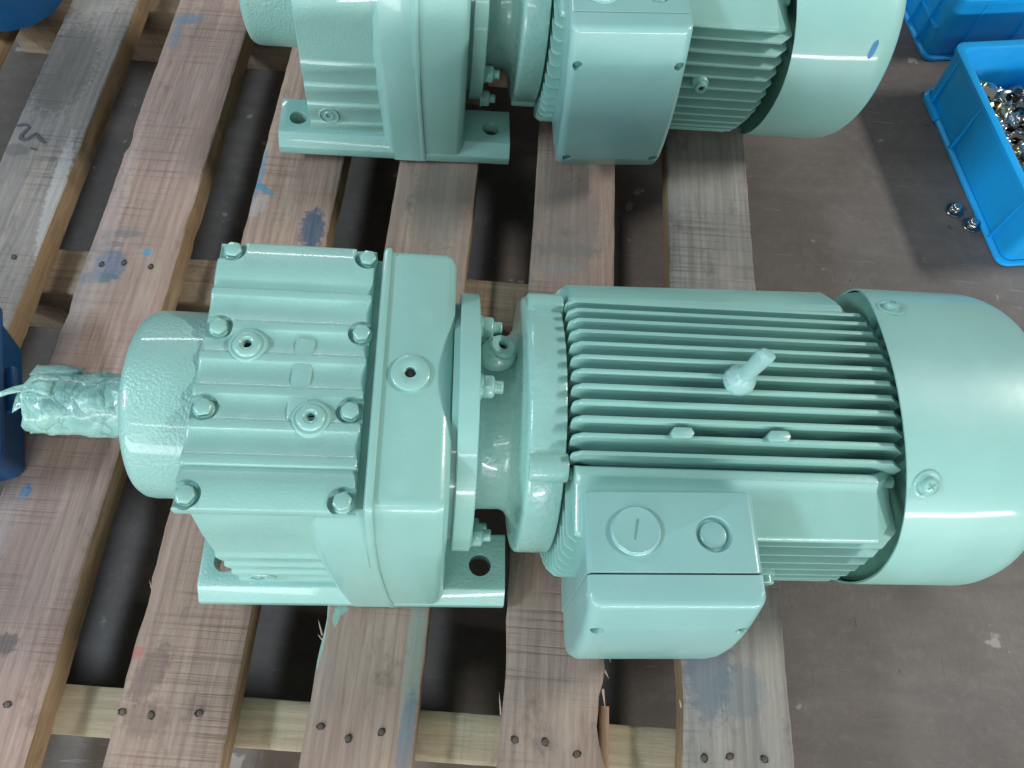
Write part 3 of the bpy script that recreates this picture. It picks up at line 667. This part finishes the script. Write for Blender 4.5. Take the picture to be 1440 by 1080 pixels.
# dark blue tub partly over the grey board, blue can behind
def tub():
    T = link('blue_tub', None); r = .012
    bm = bmesh.new()
    def ring(z, k, rad): return [(x, y, z) for x, y in rrect(-.12 + k, .0 - k, -.10 + k, .10 - k, rad, 6)]
    add_loft(bm, [ring(.001, .012, r), ring(.070, .004, r), ring(.070, -.004, r + .004), ring(.078, -.004, r + .004), ring(.078, .004, r), ring(.006, .014, r)])
    link('shell', finish(bm, 'shell', .001, 2, 40), M['bin_dark'], T)
    link('handle', finish(box(-.0015, .010, -.035, .022, .052, .060), 'handle', .0025, 2), M['bin_dark'], T)
    return T
t1 = tub(); t1.location = (-.5660, .320, .0012); t1.rotation_euler = (0, 0, math.radians(20))
tag(t1, 'dark blue plastic tub beside the tape-wrapped motor shaft', 'tub')
C1 = link('blue_can', None, loc=(-.8230, .9965, .001))
link('body', finish(lathe([(0, .070), (.003, .077), (.10, .082), (.18, .085)], 60, 'z'), 'body', smooth=40), M['bin_dark'], C1)
link('rim', finish(lathe([(.176, .0845), (.178, .089), (.186, .089), (.188, .083), (.176, .081)], 60, 'z', cap=False), 'rim'), M['bin_dark'], C1)
tag(C1, 'dark blue round can standing at the edge of the pallet', 'can')

# ------------------------------------------------------------------ nuts, washers and bolts
def washer_me(R, r, t): return finish(lathe([(-t, r), (-t, R - .0004), (-t + .0004, R), (t - .0004, R), (t, R - .0004), (t, r), (-t, r)], 26, 'z', cap=False), 'washer')
def nut_me():
    bm = bmesh.new(); rings = []
    for z, R in ((-.006, 0), (-.006, .0138), (-.0045, .0140), (-.0035, .0110)):
        if R: rings.append([(R * math.cos(2 * PI * k / 24), R * math.sin(2 * PI * k / 24), z) for k in range(24)])
    add_loft(bm, rings)
    return finish(join(bm, hexa(.0112, -.004, .0062, .0016), lathe([(.0062, .0066), (.0078, .0060), (.0080, .0046), (.002, .0044)], 18, 'z')), 'nut', .0004, 1, 40)
def bolt_me_():
    return finish(join(lathe([(-.008, .0132), (-.0062, .0134), (-.006, .012)], 24, 'z'), hexa(.0095, -.0065, .0005, .0014), lathe([(.0005, .0056), (.012, .0056), (.0135, .0044)], 16, 'z')), 'bolt', .0004, 1, 40)
protos = [('washer', washer_me(.0165, .0072, .0012), 'steel', 'flat round steel washer in the heap inside the blue bin', 'washers heaped in the bin'),
          ('flange_nut', nut_me(), 'steel', 'zinc flange nut in the heap inside the blue bin', 'flange nuts heaped in the bin'),
          ('flange_bolt', bolt_me_(), 'dark_steel', 'dark stubby flange bolt in the heap inside the blue bin', 'flange bolts heaped in the bin'),
          ('brass_nut', nut_me(), 'brass_steel', 'yellowish flange nut in the heap inside the blue bin', 'yellowish nuts heaped in the bin'),
          ('lock_nut', finish(join(hexa(.0105, -.005, .003, .0014), lathe([(.003, .0085), (.0055, .0080), (.0060, .0066), (.0055, .0042), (.003, .0042)], 20, 'z')), 'lock_nut', .0004, 1, 40), 'blue_nylon', 'small blue lock nut in the heap inside the blue bin', 'blue lock nuts heaped in the bin')]
for p in protos: p[1].materials.append(M[p[2]])
rnd = random.Random(5)
mw = b1.location; rz = b1.rotation_euler.z
for layer in range(3):
    for iy in range(9):
        for ix in range(4):
            lx = .034 + ix * .030 + rnd.uniform(-.007, .007) + (layer % 2) * .010; ly = -.034 - iy * .030 + rnd.uniform(-.007, .007) - (layer % 2) * .011
            if ly > -.032 or lx < .034: continue
            k = rnd.choices(range(5), (5, 6, 4, 1.2, 1.0))[0]
            lz = .018 + layer * .0125 + rnd.uniform(-.002, .003) - max(0, ix - 2.5) * .0015
            P_ = Vector((lx * math.cos(rz) - ly * math.sin(rz), lx * math.sin(rz) + ly * math.cos(rz), lz)) + Vector((mw.x, mw.y, ZF))
            nm, me, _, lb, gp = protos[k]
            til = .9 if k != 0 else .7
            o = link(nm, me, None, None, P_, (rnd.uniform(-til, til), rnd.uniform(-til, til), rnd.uniform(0, 6)))
            o.scale = (1.42,) * 3
            tag(o, lb, nm.replace('_', ' '), gp)
def loose(loc, rz, lb):
    T = link('washer_bolt', None, loc=loc, rot=(0, 0, rz))
    w = link('washer', finish(lathe([(0, .0060), (0, .0138), (.0016, .0144), (.0026, .0136), (.0030, .0060), (0, .0060)], 28, 'z', cap=False), 'washer'), M['dark_steel'], T)
    link('head', finish(join(hexa(.0092, .002, .0082, .0014), lathe([(.0082, .0070), (.0120, .0066), (.0135, .0050)], 18, 'z')), 'head', .0004, 1, 40), M['steel'], T)
    tag(T, lb, 'bolt', 'loose bolts on the floor by the bin')
loose((.7075, .8360, ZF + .0004), .3, 'loose zinc bolt with dark washer on the floor, set apart from the bin wall')
loose((.7300, .8080, ZF + .0004), .8, 'loose zinc bolt with dark washer on the floor, touching the blue bin')
